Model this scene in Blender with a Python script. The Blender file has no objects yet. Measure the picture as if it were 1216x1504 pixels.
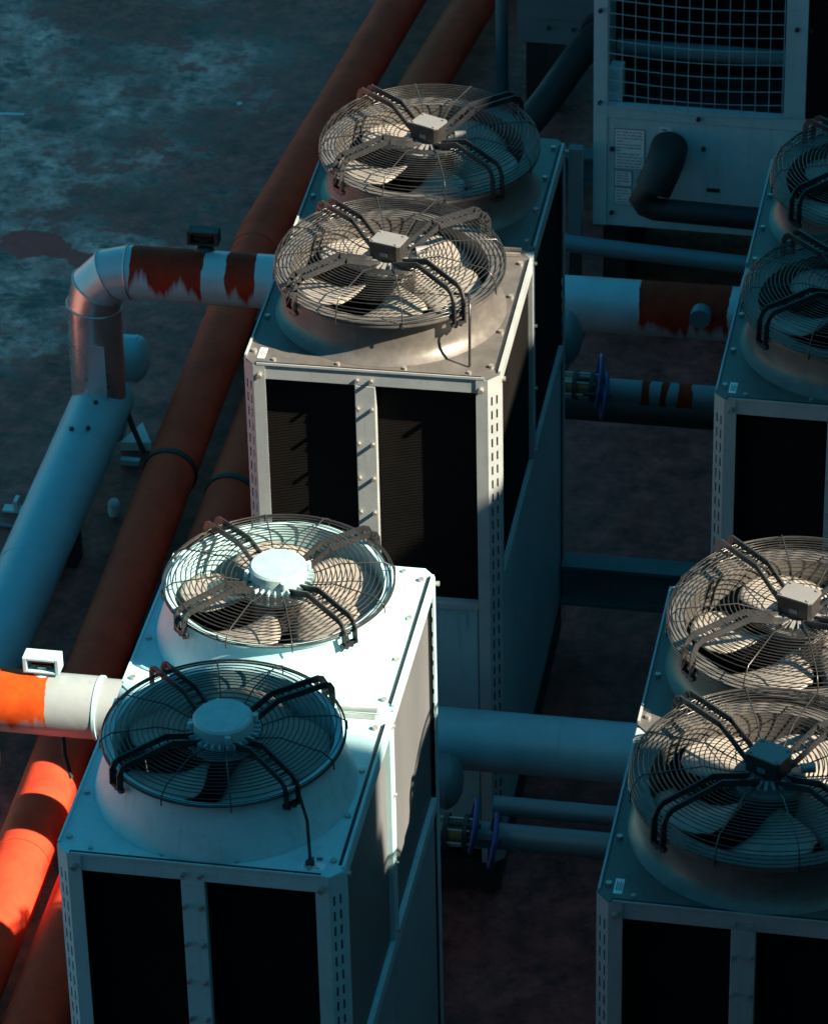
import bpy, math, random
from mathutils import Vector, Matrix
random.seed(7)
PI = math.pi
scene = bpy.context.scene
C = scene.collection

# ------------------------------------------------------------------ camera
cam_d = bpy.data.cameras.new('camera')
cam = bpy.data.objects.new('camera', cam_d); C.objects.link(cam)
PITCH, YAW, ROLL = -0.5789, 0.1873, -0.0230
fw = Vector((-math.sin(YAW)*math.cos(PITCH), math.cos(YAW)*math.cos(PITCH), math.sin(PITCH)))
r0 = fw.cross(Vector((0, 0, 1))).normalized(); u0 = r0.cross(fw)
rr = math.cos(ROLL)*r0 + math.sin(ROLL)*u0
uu = -math.sin(ROLL)*r0 + math.cos(ROLL)*u0
M = Matrix((rr, uu, -fw)).transposed().to_4x4()
M.translation = Vector((3.3302, -10.8435, 8.7179))
cam.matrix_world = M
cam_d.sensor_fit = 'HORIZONTAL'; cam_d.sensor_width = 36.0
cam_d.lens = 6133.68*36/1216
cam_d.clip_start = 0.5; cam_d.clip_end = 400
cam_d.dof.use_dof = True; cam_d.dof.focus_distance = 15.6; cam_d.dof.aperture_fstop = 9.0
scene.camera = cam

# ------------------------------------------------------------------ sky + sun
SUN_AZ = math.radians(12.5)            # sun stands to the right (+x), a little towards the camera
SUN_EL = math.atan(0.87*math.cos(SUN_AZ))
sdir = Vector((math.cos(SUN_AZ)*math.cos(SUN_EL), -math.sin(SUN_AZ)*math.cos(SUN_EL), math.sin(SUN_EL)))
world = bpy.data.worlds.new('World'); scene.world = world; world.use_nodes = True
wn = world.node_tree.nodes; wl = world.node_tree.links
bg = wn['Background']
sky = wn.new('ShaderNodeTexSky'); sky.sky_type = 'NISHITA'; sky.sun_disc = False
sky.sun_elevation = SUN_EL; sky.sun_rotation = math.atan2(sdir.x, sdir.y)
sky.air_density = 1.0; sky.dust_density = 0.6; sky.ozone_density = 1.5
tint = wn.new('ShaderNodeMix'); tint.data_type = 'RGBA'; tint.blend_type = 'MULTIPLY'
tint.inputs[0].default_value = 1.0
tint.inputs[7].default_value = (0.17, 0.94, 0.91, 1)
wl.new(sky.outputs[0], tint.inputs[6]); wl.new(tint.outputs[2], bg.inputs[0])
bg.inputs[1].default_value = 0.05  # daylight
sun_d = bpy.data.lights.new('sun', 'SUN'); sun = bpy.data.objects.new('sun', sun_d); C.objects.link(sun)
sun_d.energy = 5.0; sun_d.angle = math.radians(0.5); sun_d.color = (1.0, 0.83, 0.62)
sun.rotation_euler = sdir.to_track_quat('Z', 'Y').to_euler(); sun.location = (20, -5, 20)
vs = scene.view_settings
scene.display_settings.display_device = 'sRGB'
vs.view_transform = 'Standard'; vs.look = 'None'; vs.exposure = 1.5; vs.gamma = 1.0; vs.use_curve_mapping = False

# ------------------------------------------------------------------ materials
def nt(name):
    m = bpy.data.materials.new(name); m.use_nodes = True
    return m, m.node_tree.nodes, m.node_tree.links, m.node_tree.nodes['Principled BSDF']
def noise(n, l, scale, detail=6, rough=.6, vec=None, coord='Object', stretch=None):
    t = n.new('ShaderNodeTexNoise'); t.inputs['Scale'].default_value = scale
    t.inputs['Detail'].default_value = detail; t.inputs['Roughness'].default_value = rough
    if vec is None:
        tc = n.new('ShaderNodeTexCoord'); vec = tc.outputs[coord]
    if stretch:
        mp = n.new('ShaderNodeMapping'); mp.inputs['Scale'].default_value = stretch
        l.new(vec, mp.inputs[0]); vec = mp.outputs[0]
    l.new(vec, t.inputs['Vector'])
    return t.outputs[0]
def ramp(n, l, src, stops):
    r = n.new('ShaderNodeValToRGB'); e = r.color_ramp.elements
    while len(e) < len(stops): e.new(.5)
    for k, (p, c) in zip(e, stops):
        k.position = p; k.color = (c[0], c[1], c[2], 1) if not isinstance(c, (int, float)) else (c, c, c, 1)
    l.new(src, r.inputs[0]); return r.outputs[0]
def mix(n, l, fac, a, b, mode='MIX'):
    x = n.new('ShaderNodeMix'); x.data_type = 'RGBA'; x.blend_type = mode
    for s, v in ((0, fac), (6, a), (7, b)):
        if isinstance(v, (int, float)): x.inputs[s].default_value = v
        elif isinstance(v, tuple): x.inputs[s].default_value = (v[0], v[1], v[2], 1)
        else: l.new(v, x.inputs[s])
    return x.outputs[2]
def math_(n, l, op, a, b=0.0, c=None, clamp=False):
    x = n.new('ShaderNodeMath'); x.operation = op; x.use_clamp = clamp
    for s, v in ((0, a), (1, b), (2, c)):
        if v is None: continue
        if isinstance(v, (int, float)): x.inputs[s].default_value = v
        else: l.new(v, x.inputs[s])
    return x.outputs[0]
def bump(n, l, b, h, strength, dist=.01):
    x = n.new('ShaderNodeBump'); x.inputs['Strength'].default_value = strength; x.inputs['Distance'].default_value = dist
    l.new(h, x.inputs['Height']); l.new(x.outputs[0], b.inputs['Normal'])
def paint(name, col, rough=.45, metal=0.0, var=.18, scale=9, bumps=.08, dirt=(.25, .2, .16), dirt_amt=.25, streak=None, runs=0):
    m, n, l, b = nt(name)
    a = noise(n, l, scale, 8, .65, stretch=streak)
    f = noise(n, l, scale*14, 4, .6)
    dark = tuple(c*(1-var) for c in col); lite = tuple(min(1, c*(1+var*.5)) for c in col)
    c1 = ramp(n, l, a, [(.3, dark), (.7, lite)])
    d = ramp(n, l, noise(n, l, scale*.55, 10, .75, stretch=streak), [(.56, 0), (.75, 1)])
    c2 = mix(n, l, math_(n, l, 'MULTIPLY', d, dirt_amt), c1, tuple(x*y*2.2 for x, y in zip(col, dirt)))
    if runs:
        st = ramp(n, l, noise(n, l, 5, 7, .7, stretch=(4, 4, .3)), [(.56, 0), (.72, runs)])
        c2 = mix(n, l, st, c2, tuple(x*y for x, y in zip(col, (.62, .55, .48))))
        sp = ramp(n, l, noise(n, l, 55, 3, .6), [(.66, 0), (.72, runs*.8)])
        c2 = mix(n, l, sp, c2, tuple(x*y for x, y in zip(col, (.5, .42, .36))))
    l.new(c2, b.inputs['Base Color'])
    b.inputs['Metallic'].default_value = metal
    l.new(ramp(n, l, a, [(.25, rough-.1), (.75, rough+.12)]), b.inputs['Roughness'])
    bump(n, l, b, f, bumps, .004)
    return m
MT = {}
MT['white_paint'] = paint('white_paint', (.41, .68, .74), .42, 0, .12, 7, .10, dirt_amt=.45, runs=.55)
MT['motor_paint'] = paint('motor_housing_paint', (.33, .50, .54), .5, 0, .22, 10, .25, dirt_amt=.5, runs=.5)
MT['grey_paint'] = paint('grey_paint', (.35, .40, .42), .42, 0, .14, 7, .08, dirt_amt=.5, runs=.55)
MT['galvanised'] = paint('galvanised_steel', (.145, .14, .135), .40, .25, .25, 12, .10, dirt_amt=.5, runs=.55)
MT['cabinet'] = paint('cabinet_paint', (.30, .46, .50), .45, 0, .15, 6, .08, dirt_amt=.4, runs=.55)
MT['pale_cabinet'] = paint('pale_cabinet_paint', (.46, .62, .66), .45, 0, .15, 6, .08, dirt_amt=.4, runs=.55)
MT['wire'] = paint('guard_wire_steel', (.095, .093, .09), .26, .7, .3, 20, .03)
MT['black_wire'] = paint('black_guard_wire', (.035, .035, .035), .35, .15, .2, 20, .03)
MT['arm'] = paint('fan_arm_steel', (.034, .037, .042), .36, .2, .25, 20, .05)
MT['black_arm'] = paint('black_fan_arm', (.024, .027, .030), .35, .1, .25, 20, .05)
MT['blade'] = paint('fan_blade_plastic', (.33, .31, .28), .36, 0, .25, 9, .03, dirt_amt=.4)
MT['lid'] = paint('box_lid_plastic', (.20, .205, .21), .45, 0, .1, 9, .05)
MT['plate'] = paint('motor_plate_alloy', (.30, .31, .32), .4, .3, .1, 9, .05)
MT['black'] = paint('black_rubber', (.02, .021, .022), .6, 0, .3, 14, .25)
MT['dark_steel'] = paint('dark_steel', (.055, .055, .055), .45, .5, .3, 14, .1)
MT['bolt'] = paint('bolt_zinc', (.5, .48, .45), .35, .6, .2, 30, .02)
MT['label'] = paint('label_film', (.80, .84, .84), .35, 0, .06, 9, .01, dirt_amt=.1)
MT['ink'] = paint('label_ink', (.10, .12, .13), .5, 0, .1, 9, .01)
MT['blue'] = paint('blue_enamel', (.010, .055, .20), .45, 0, .25, 20, .05, dirt_amt=.5)
MT['brass'] = paint('brass_fitting', (.55, .30, .13), .35, .8, .3, 20, .05)
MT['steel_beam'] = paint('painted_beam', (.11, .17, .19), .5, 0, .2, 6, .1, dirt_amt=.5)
MT['concrete'] = paint('block_render', (.16, .15, .15), .85, 0, .15, .8, .2)
MT['scrap'] = paint('scrap_white', (.6, .62, .62), .5, 0, .15, 9, .1)

def coil_material():
    m, n, l, b = nt('coil_fins')
    tc = n.new('ShaderNodeTexCoord')
    w = n.new('ShaderNodeTexWave'); w.wave_type = 'BANDS'; w.bands_direction = 'Z'
    w.inputs['Scale'].default_value = 42; w.inputs['Distortion'].default_value = .4
    l.new(tc.outputs['Object'], w.inputs[0])
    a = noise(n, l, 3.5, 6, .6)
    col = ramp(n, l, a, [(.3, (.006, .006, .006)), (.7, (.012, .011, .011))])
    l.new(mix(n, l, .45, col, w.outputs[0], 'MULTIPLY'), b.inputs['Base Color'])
    b.inputs['Roughness'].default_value = .8; b.inputs['Specular IOR Level'].default_value = .1
    bump(n, l, b, w.outputs[0], .5, .006)
    return m
MT['coil'] = coil_material()
def coil_side():  # same coil fins again, with sunlit brightness put into the colour
    m, n, l, b = nt('sunlit_coil_fins')
    tc = n.new('ShaderNodeTexCoord')
    w = n.new('ShaderNodeTexWave'); w.wave_type = 'BANDS'; w.bands_direction = 'Z'
    w.inputs['Scale'].default_value = 40; w.inputs['Distortion'].default_value = .3
    l.new(tc.outputs['Object'], w.inputs[0])
    a = noise(n, l, 2.2, 6, .6, stretch=(1, 1, .35))
    col = ramp(n, l, a, [(.3, (.14, .155, .17)), (.7, (.20, .215, .235))])
    l.new(mix(n, l, .2, col, w.outputs[0], 'MULTIPLY'), b.inputs['Base Color'])
    b.inputs['Roughness'].default_value = .55; b.inputs['Metallic'].default_value = .1
    bump(n, l, b, w.outputs[0], .3, .004)
    return m
MT['coil_side'] = coil_side()

def red_material():
    m, n, l, b = nt('red_oxide_paint')
    a = noise(n, l, 5, 8, .7); f = noise(n, l, 90, 4, .6)
    col = ramp(n, l, a, [(.28, (.54, .042, .022)), (.55, (.76, .070, .031)), (.8, (.82, .092, .042))])
    d = ramp(n, l, noise(n, l, 16, 8, .75), [(.54, 0), (.74, .75)])
    l.new(mix(n, l, d, col, (.32, .055, .035)), b.inputs['Base Color'])
    b.inputs['Roughness'].default_value = .65; b.inputs['Specular IOR Level'].default_value = .07
    bump(n, l, b, f, .15, .004)
    return m
MT['red'] = red_material()

def pipe_material(name, base, rough, metal, bands=(), drip=.5, rust_cols=((.20, .016, .010), (.34, .036, .012))):
    """aluminium/paint cladding; bands = (x0, x1, depth) patches of red-oxide paint run down over it (object space x)."""
    m, n, l, b = nt(name)
    tc = n.new('ShaderNodeTexCoord'); sx = n.new('ShaderNodeSeparateXYZ'); l.new(tc.outputs['Object'], sx.inputs[0])
    a = noise(n, l, 4, 8, .7)
    col = ramp(n, l, a, [(.28, tuple(c*.80 for c in base)), (.6, base), (.8, tuple(min(1, c*1.08) for c in base))])
    sp = ramp(n, l, noise(n, l, 26, 6, .7), [(.60, 0), (.74, .45)])
    col = mix(n, l, sp, col, tuple(c*.55 for c in base))
    rust = None
    for (x0, x1, dep) in bands:
        wob = noise(n, l, 11, 4, .6, stretch=(1, .4, .4))
        wob2 = noise(n, l, 7, 3.5, .55, stretch=(1.4, .05, .05))
        xw = math_(n, l, 'MULTIPLY_ADD', math_(n, l, 'SUBTRACT', wob, .5), .07, sx.outputs[0])
        g0 = math_(n, l, 'GREATER_THAN', xw, x0); g1 = math_(n, l, 'LESS_THAN', xw, x1)
        zw = math_(n, l, 'MULTIPLY_ADD', math_(n, l, 'SUBTRACT', wob2, .5), .62*drip, sx.outputs[2])
        g2 = math_(n, l, 'MULTIPLY', math_(n, l, 'SUBTRACT', zw, dep), 18.0, clamp=True)
        k = math_(n, l, 'MULTIPLY', math_(n, l, 'MULTIPLY', g0, g1), g2)
        rust = k if rust is None else math_(n, l, 'MAXIMUM', rust, k)
    rb = b
    if rust is not None:
        rc = ramp(n, l, noise(n, l, 12, 7, .7), [(.3, rust_cols[0]), (.7, rust_cols[1])])
        col = mix(n, l, rust, col, rc)
        l.new(math_(n, l, 'MULTIPLY_ADD', rust, -metal, metal), b.inputs['Metallic'])
        l.new(math_(n, l, 'MULTIPLY_ADD', rust, -.4, .5), b.inputs['Specular IOR Level'])
        l.new(math_(n, l, 'MULTIPLY_ADD', rust, .65-rough, rough), b.inputs['Roughness'])
    else:
        b.inputs['Metallic'].default_value = metal
        l.new(ramp(n, l, a, [(.3, rough-.08), (.7, rough+.1)]), b.inputs['Roughness'])
    l.new(col, b.inputs['Base Color'])
    bump(n, l, b, noise(n, l, 6, 5, .6), .12, .02)
    return m
MT['pipe_front'] = pipe_material('white_clad_pipe', (.36, .42, .44), .42, .15, [(-9, -.83, -.055)], .45, ((.46, .052, .009), (.62, .092, .012)))  # sunlit version of the cladding, its red paint coloured sunlit orange
MT['pipe_back'] = pipe_material('clad_pipe_red_runs', (.38, .55, .60), .40, .25, [(-1.33, -.965, -.035), (-.845, -.71, -.06), (1.19, 1.62, -.06)], .75)  # shaded version: teal shade in the cladding colour, same red paint darkened
MT['pipe_metal'] = pipe_material('bare_aluminium_cladding', (.60, .62, .62), .30, .85)
MT['pipe_elbow'] = pipe_material('aluminium_elbow', (.46, .58, .62), .36, .45)
MT['pipe_run'] = pipe_material('weathered_clad_run', (.24, .48, .56), .45, .2)
MT['pipe_small'] = pipe_material('small_steel_pipe', (.18, .24, .26), .45, .2, [(1.30, 1.345, -.2), (1.395, 1.43, -.2), (1.475, 1.54, -.2)], .3)
MT['pipe_small_plain'] = pipe_material('small_clad_pipe', (.11, .19, .22), .45, .2)

def roof_material():
    m, n, l, b = nt('roof_membrane')
    geo = n.new('ShaderNodeNewGeometry'); pos = geo.outputs['Position']
    sx = n.new('ShaderNodeSeparateXYZ'); l.new(pos, sx.inputs[0])
    big = noise(n, l, .55, 8, .62, vec=pos)
    mid = noise(n, l, 2.2, 10, .72, vec=pos, stretch=(1, .75, 1))
    fine = noise(n, l, 9, 10, .75, vec=pos)
    grit = noise(n, l, 70, 3, .6, vec=pos)
    crack = noise(n, l, 3.6, 9, .68, vec=pos, stretch=(.8, 1.1, 1))
    col = ramp(n, l, mid, [(.33, (.16, .075, .068)), (.46, (.44, .17, .15)), (.54, (.66, .28, .25)), (.68, (.92, .48, .42))])
    col = mix(n, l, .85, col, ramp(n, l, fine, [(.36, .34), (.5, 1.25), (.62, 2.4)]), 'MULTIPLY')
    col = mix(n, l, .8, col, ramp(n, l, crack, [(.38, .16), (.45, .70), (.58, 1.1)]), 'MULTIPLY')
    # worn red-oxide coating: ragged islands, nearly everywhere under and right of the pipes
    side = ramp(n, l, math_(n, l, 'MULTIPLY_ADD', sx.outputs[0], .36, 1.02), [(0, 0), (.45, .10), (1, .34)])
    s = math_(n, l, 'ADD', math_(n, l, 'ADD', math_(n, l, 'MULTIPLY', fine, .30), math_(n, l, 'ADD', math_(n, l, 'MULTIPLY', big, .55), math_(n, l, 'MULTIPLY', crack, .25))), side)
    redm = ramp(n, l, s, [(.572, 0), (.612, 1)])
    redc = ramp(n, l, fine, [(.36, (.12, .012, .010)), (.62, (.54, .058, .045))])
    col = mix(n, l, math_(n, l, 'MULTIPLY', redm, .92), col, redc)
    # one bare patch of red paint
    def patch(cx, cy, rx, ry):
        dx = math_(n, l, 'DIVIDE', math_(n, l, 'SUBTRACT', sx.outputs[0], cx), rx)
        dy = math_(n, l, 'DIVIDE', math_(n, l, 'SUBTRACT', sx.outputs[1], cy), ry)
        d = math_(n, l, 'SQRT', math_(n, l, 'ADD', math_(n, l, 'MULTIPLY', dx, dx), math_(n, l, 'MULTIPLY', dy, dy)))
        w = math_(n, l, 'MULTIPLY_ADD', math_(n, l, 'SUBTRACT', noise(n, l, 6, 7, .65, vec=pos), .5), 1.7, d)
        return math_(n, l, 'LESS_THAN', w, 1.0)
    for a in ((-2.46, 8.52, .20, .15), (-2.26, 8.44, .12, .05), (-2.0, 8.38, .22, .09)):
        col = mix(n, l, math_(n, l, 'MULTIPLY', patch(*a), .95), col, (.62, .034, .030))
    l.new(col, b.inputs['Base Color'])
    l.new(ramp(n, l, mid, [(.3, .42), (.7, .8)]), b.inputs['Roughness'])
    h = math_(n, l, 'ADD', math_(n, l, 'MULTIPLY', fine, .8), math_(n, l, 'MULTIPLY', grit, .25))
    bump(n, l, b, h, .55, .03)
    return m
MT['roof'] = roof_material()

# ------------------------------------------------------------------ mesh helpers
class MB:
    def __init__(self): self.v = []; self.f = []; self.s = []
    def add(self, vs, fs, smooth=False):
        o = len(self.v); self.v += [tuple(p) for p in vs]
        self.f += [tuple(i+o for i in f) for f in fs]; self.s += [smooth]*len(fs)
        return self
    def box(self, x0, x1, y0, y1, z0, z1):
        return self.add([(x0,y0,z0),(x1,y0,z0),(x1,y1,z0),(x0,y1,z0),(x0,y0,z1),(x1,y0,z1),(x1,y1,z1),(x0,y1,z1)],
                        [(0,3,2,1),(4,5,6,7),(0,1,5,4),(1,2,6,5),(2,3,7,6),(3,0,4,7)])
    def bar(self, a, b, w, h, up=(0,0,1)):
        """rectangular bar from a to b: w across, h along up"""
        a = Vector(a); b = Vector(b); d = (b-a).normalized(); up = Vector(up)
        s = d.cross(up)
        if s.length < 1e-4: s = d.cross(Vector((0,1,0)))
        s.normalize(); t = s.cross(d)
        q = [s*w/2*i + t*h/2*j for i, j in ((-1,-1),(1,-1),(1,1),(-1,1))]
        return self.add([a+k for k in q]+[b+k for k in q], [(0,3,2,1),(4,5,6,7),(0,1,5,4),(1,2,6,5),(2,3,7,6),(3,0,4,7)])
    def prism(self, poly, z0, z1):
        n = len(poly)
        self.add([(x,y,z0) for x,y in poly]+[(x,y,z1) for x,y in poly],
                 [tuple(range(n-1,-1,-1)), tuple(range(n,2*n))]+[(i,(i+1)%n,n+(i+1)%n,n+i) for i in range(n)])
        return self
    def lathe(self, prof, n=64, c=(0,0,0), sharp=True, cap0=False, cap1=False):
        """surface of revolution about z; each profile segment has its own verts when sharp"""
        cs = [(math.cos(2*PI*i/n), math.sin(2*PI*i/n)) for i in range(n)]
        def ring(r, z): return [(c[0]+r*x, c[1]+r*y, c[2]+z) for x, y in cs]
        if sharp:
            for (r0,z0),(r1,z1) in zip(prof, prof[1:]):
                self.add(ring(r0,z0)+ring(r1,z1), [(i,(i+1)%n,n+(i+1)%n,n+i) for i in range(n)], True)
        else:
            vs = []; fs = []
            for r, z in prof: vs += ring(r, z)
            for k in range(len(prof)-1):
                fs += [(k*n+i,k*n+(i+1)%n,(k+1)*n+(i+1)%n,(k+1)*n+i) for i in range(n)]
            self.add(vs, fs, True)
        if cap0: self.add(ring(*prof[0]), [tuple(range(n-1,-1,-1))])
        if cap1: self.add(ring(*prof[-1]), [tuple(range(n))])
        return self
    def tube(self, pts, r, n=8, caps=True, sharp=False, closed=False):
        """round tube along a polyline with mitred joints"""
        P = [Vector(p) for p in pts]; m = len(P)
        T = []
        for i in range(m):
            if closed: t = (P[(i+1)%m]-P[i]).normalized()+(P[i]-P[i-1]).normalized()
            elif i == 0: t = P[1]-P[0]
            elif i == m-1: t = P[-1]-P[-2]
            else: t = (P[i+1]-P[i]).normalized()+(P[i]-P[i-1]).normalized()
            T.append(t.normalized())
        ref = Vector((0,0,1)) if abs(T[0].z) < .9 else Vector((0,1,0))
        rings = []; nrm = (ref-T[0]*ref.dot(T[0])).normalized()
        for i in range(m):
            nrm = (nrm-T[i]*nrm.dot(T[i])).normalized(); bn = T[i].cross(nrm)
            if 0 < i < m-1 or closed:
                d = (P[(i+1)%m]-P[i]).normalized(); k = 1/max(.5, d.dot(T[i]))
                ax = d.cross(T[i])
                side = (T[i].cross(ax)).normalized() if ax.length > 1e-5 else None
            else: k = 1; side = None
            ring = []
            for j in range(n):
                o = nrm*math.cos(2*PI*j/n)*r+bn*math.sin(2*PI*j/n)*r
                if side is not None: o = o+side*(o.dot(side))*(k-1)
                ring.append(P[i]+o)
            rings.append(ring)
        segs = list(zip(range(m), range(1, m)))+([(m-1, 0)] if closed else [])
        if sharp:
            for a, b in segs:
                self.add(rings[a]+rings[b], [(j,(j+1)%n,n+(j+1)%n,n+j) for j in range(n)], True)
        else:
            fs = []
            for a, b in segs: fs += [(a*n+j,a*n+(j+1)%n,b*n+(j+1)%n,b*n+j) for j in range(n)]
            self.add([p for q in rings for p in q], fs, True)
        if caps and not closed:
            self.add(rings[0], [tuple(range(n-1,-1,-1))]); self.add(rings[-1], [tuple(range(n))])
        return self
    def mesh(self, name, mat):
        me = bpy.data.meshes.new(name); me.from_pydata(self.v, [], self.f)
        me.polygons.foreach_set('use_smooth', self.s); me.materials.append(MT[mat]); me.update()
        return me
    def build(self, name, mat, parent=None, **k): return link(name, self.mesh(name, mat), parent, **k)
def link(name, me, parent=None, loc=None, rot=None, stuff=False, label=None):
    o = bpy.data.objects.new(name, me); C.objects.link(o)
    if parent: o.parent = parent
    if loc is not None: o.location = loc
    if rot is not None: o.rotation_euler = rot
    if stuff: o['kind'] = 'stuff'
    if label: o['label'] = label
    return o
def tag(o, label, cat, group=None):
    o['label'] = label; o['category'] = cat
    if group: o['group'] = group
    return o
def thing(name, label, cat, loc=(0,0,0), rz=0, group=None):
    o = bpy.data.objects.new(name, None); C.objects.link(o); o.empty_display_size = .2
    o.location = loc; o.rotation_euler = (0,0,rz)
    return tag(o, label, cat, group)
def copy_tree(o, parent=None):
    c = o.copy(); C.objects.link(c)
    if parent: c.parent = parent
    for ch in list(o.children): copy_tree(ch, c)
    return c
def bevel(o, w=.003, seg=2):
    m = o.modifiers.new('bevel', 'BEVEL'); m.width = w; m.segments = seg; m.limit_method = 'ANGLE'; return o
def bolt_mb(mb, p, n=(0,0,1), r=.011, h=.012):
    n = Vector(n).normalized(); p = Vector(p)
    mb.tube([p, p+n*h*.45, p+n*h], r, 8, True); return mb

# ------------------------------------------------------------------ ground and far structure
GZ = -2.6
g = MB(); g.add([(-120,-60,GZ),(120,-60,GZ),(120,180,GZ),(-120,180,GZ)], [(0,1,2,3)])
ground = g.build('roof_ground', 'roof'); ground['kind'] = 'structure'
tag(ground, 'dark weathered flat roof with ragged maroon patches of worn coating', 'roof')
def block(x0, x1, y0, y1, h, label, name='building'):  # name serves the viewpoint building and the added shade blocks
    t = thing(name, label, 'building', ((x0+x1)/2, (y0+y1)/2, GZ))
    w, d = (x1-x0)/2, (y1-y0)/2
    b = MB(); b.box(-w, w, -d, d, 0, h); b.build('wall', 'concrete', t)
    r = MB(); r.box(-w+.004, w-.3, -d+.004, d-.004, h+.001, h+.05); r.build('roof', 'concrete', t)
    k = 0; z = 1.0
    while z+1.4 < h:
        y = -d+.35
        while y+1.0 < d-.2 and x0 > 0:
            q = MB(); q.box(-w-.05, -w-.003, y, y+1.0, z, z+1.4)
            q.build('window', 'dark_steel', t); y += 1.9; k += 1
        z += 3.0
    return t
# unseen blocks added on the sun side, stepped to cast the shade pattern
BX = 7.0; BD = 4.0
def top(zp): return .87*BX+zp-GZ          # block height whose roof edge lets light pass above the ray height zp
def yf(yp): return yp-.222*BX             # y of a front corner, and of a rear corner, on the ray line yp
def yb(yp): return yp-.222*(BX+BD)
block(BX, BX+BD, -14, yb(.98), top(4.5), 'added tall grey shade block beyond the right edge, nearest the camera')
block(BX+.52, BX+BD, yb(.98)+.004, yf(2.55), top(-2.2), 'added low grey link block for shade beyond the right edge, between two stepped blocks')
block(BX, BX+.5, yb(.98)+.002, 1.14-.222*(BX+.5), top(-1.28), 'added narrow grey shade wall beyond the right edge, against the nearest tall block')
block(BX, BX+BD, yf(2.552), yf(3.33), top(-1.62), 'added second low grey shade block beyond the right edge, between link and stepped blocks')
block(BX, BX+BD, yf(3.332), yf(3.62), top(-1.42), 'added third low grey shade block beyond the right edge, slightly higher than its neighbour')
block(BX, BX+BD, yf(3.622), yf(4.42), top(-1.28), 'added low grey shade block beyond the right edge, past the third low block')
block(BX, BX+BD, yf(4.422), yf(5.5), top(-.27), 'added medium grey shade block beyond the right edge, beside the far tall block')
block(BX+.02, BX+BD, yf(5.502), yf(30), top(2.4), 'added tall grey shade block beyond the right edge, farthest from the camera')
block(-16, 22, -24, -10.0, 9.7, 'wide grey building below and behind the viewpoint')

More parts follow.
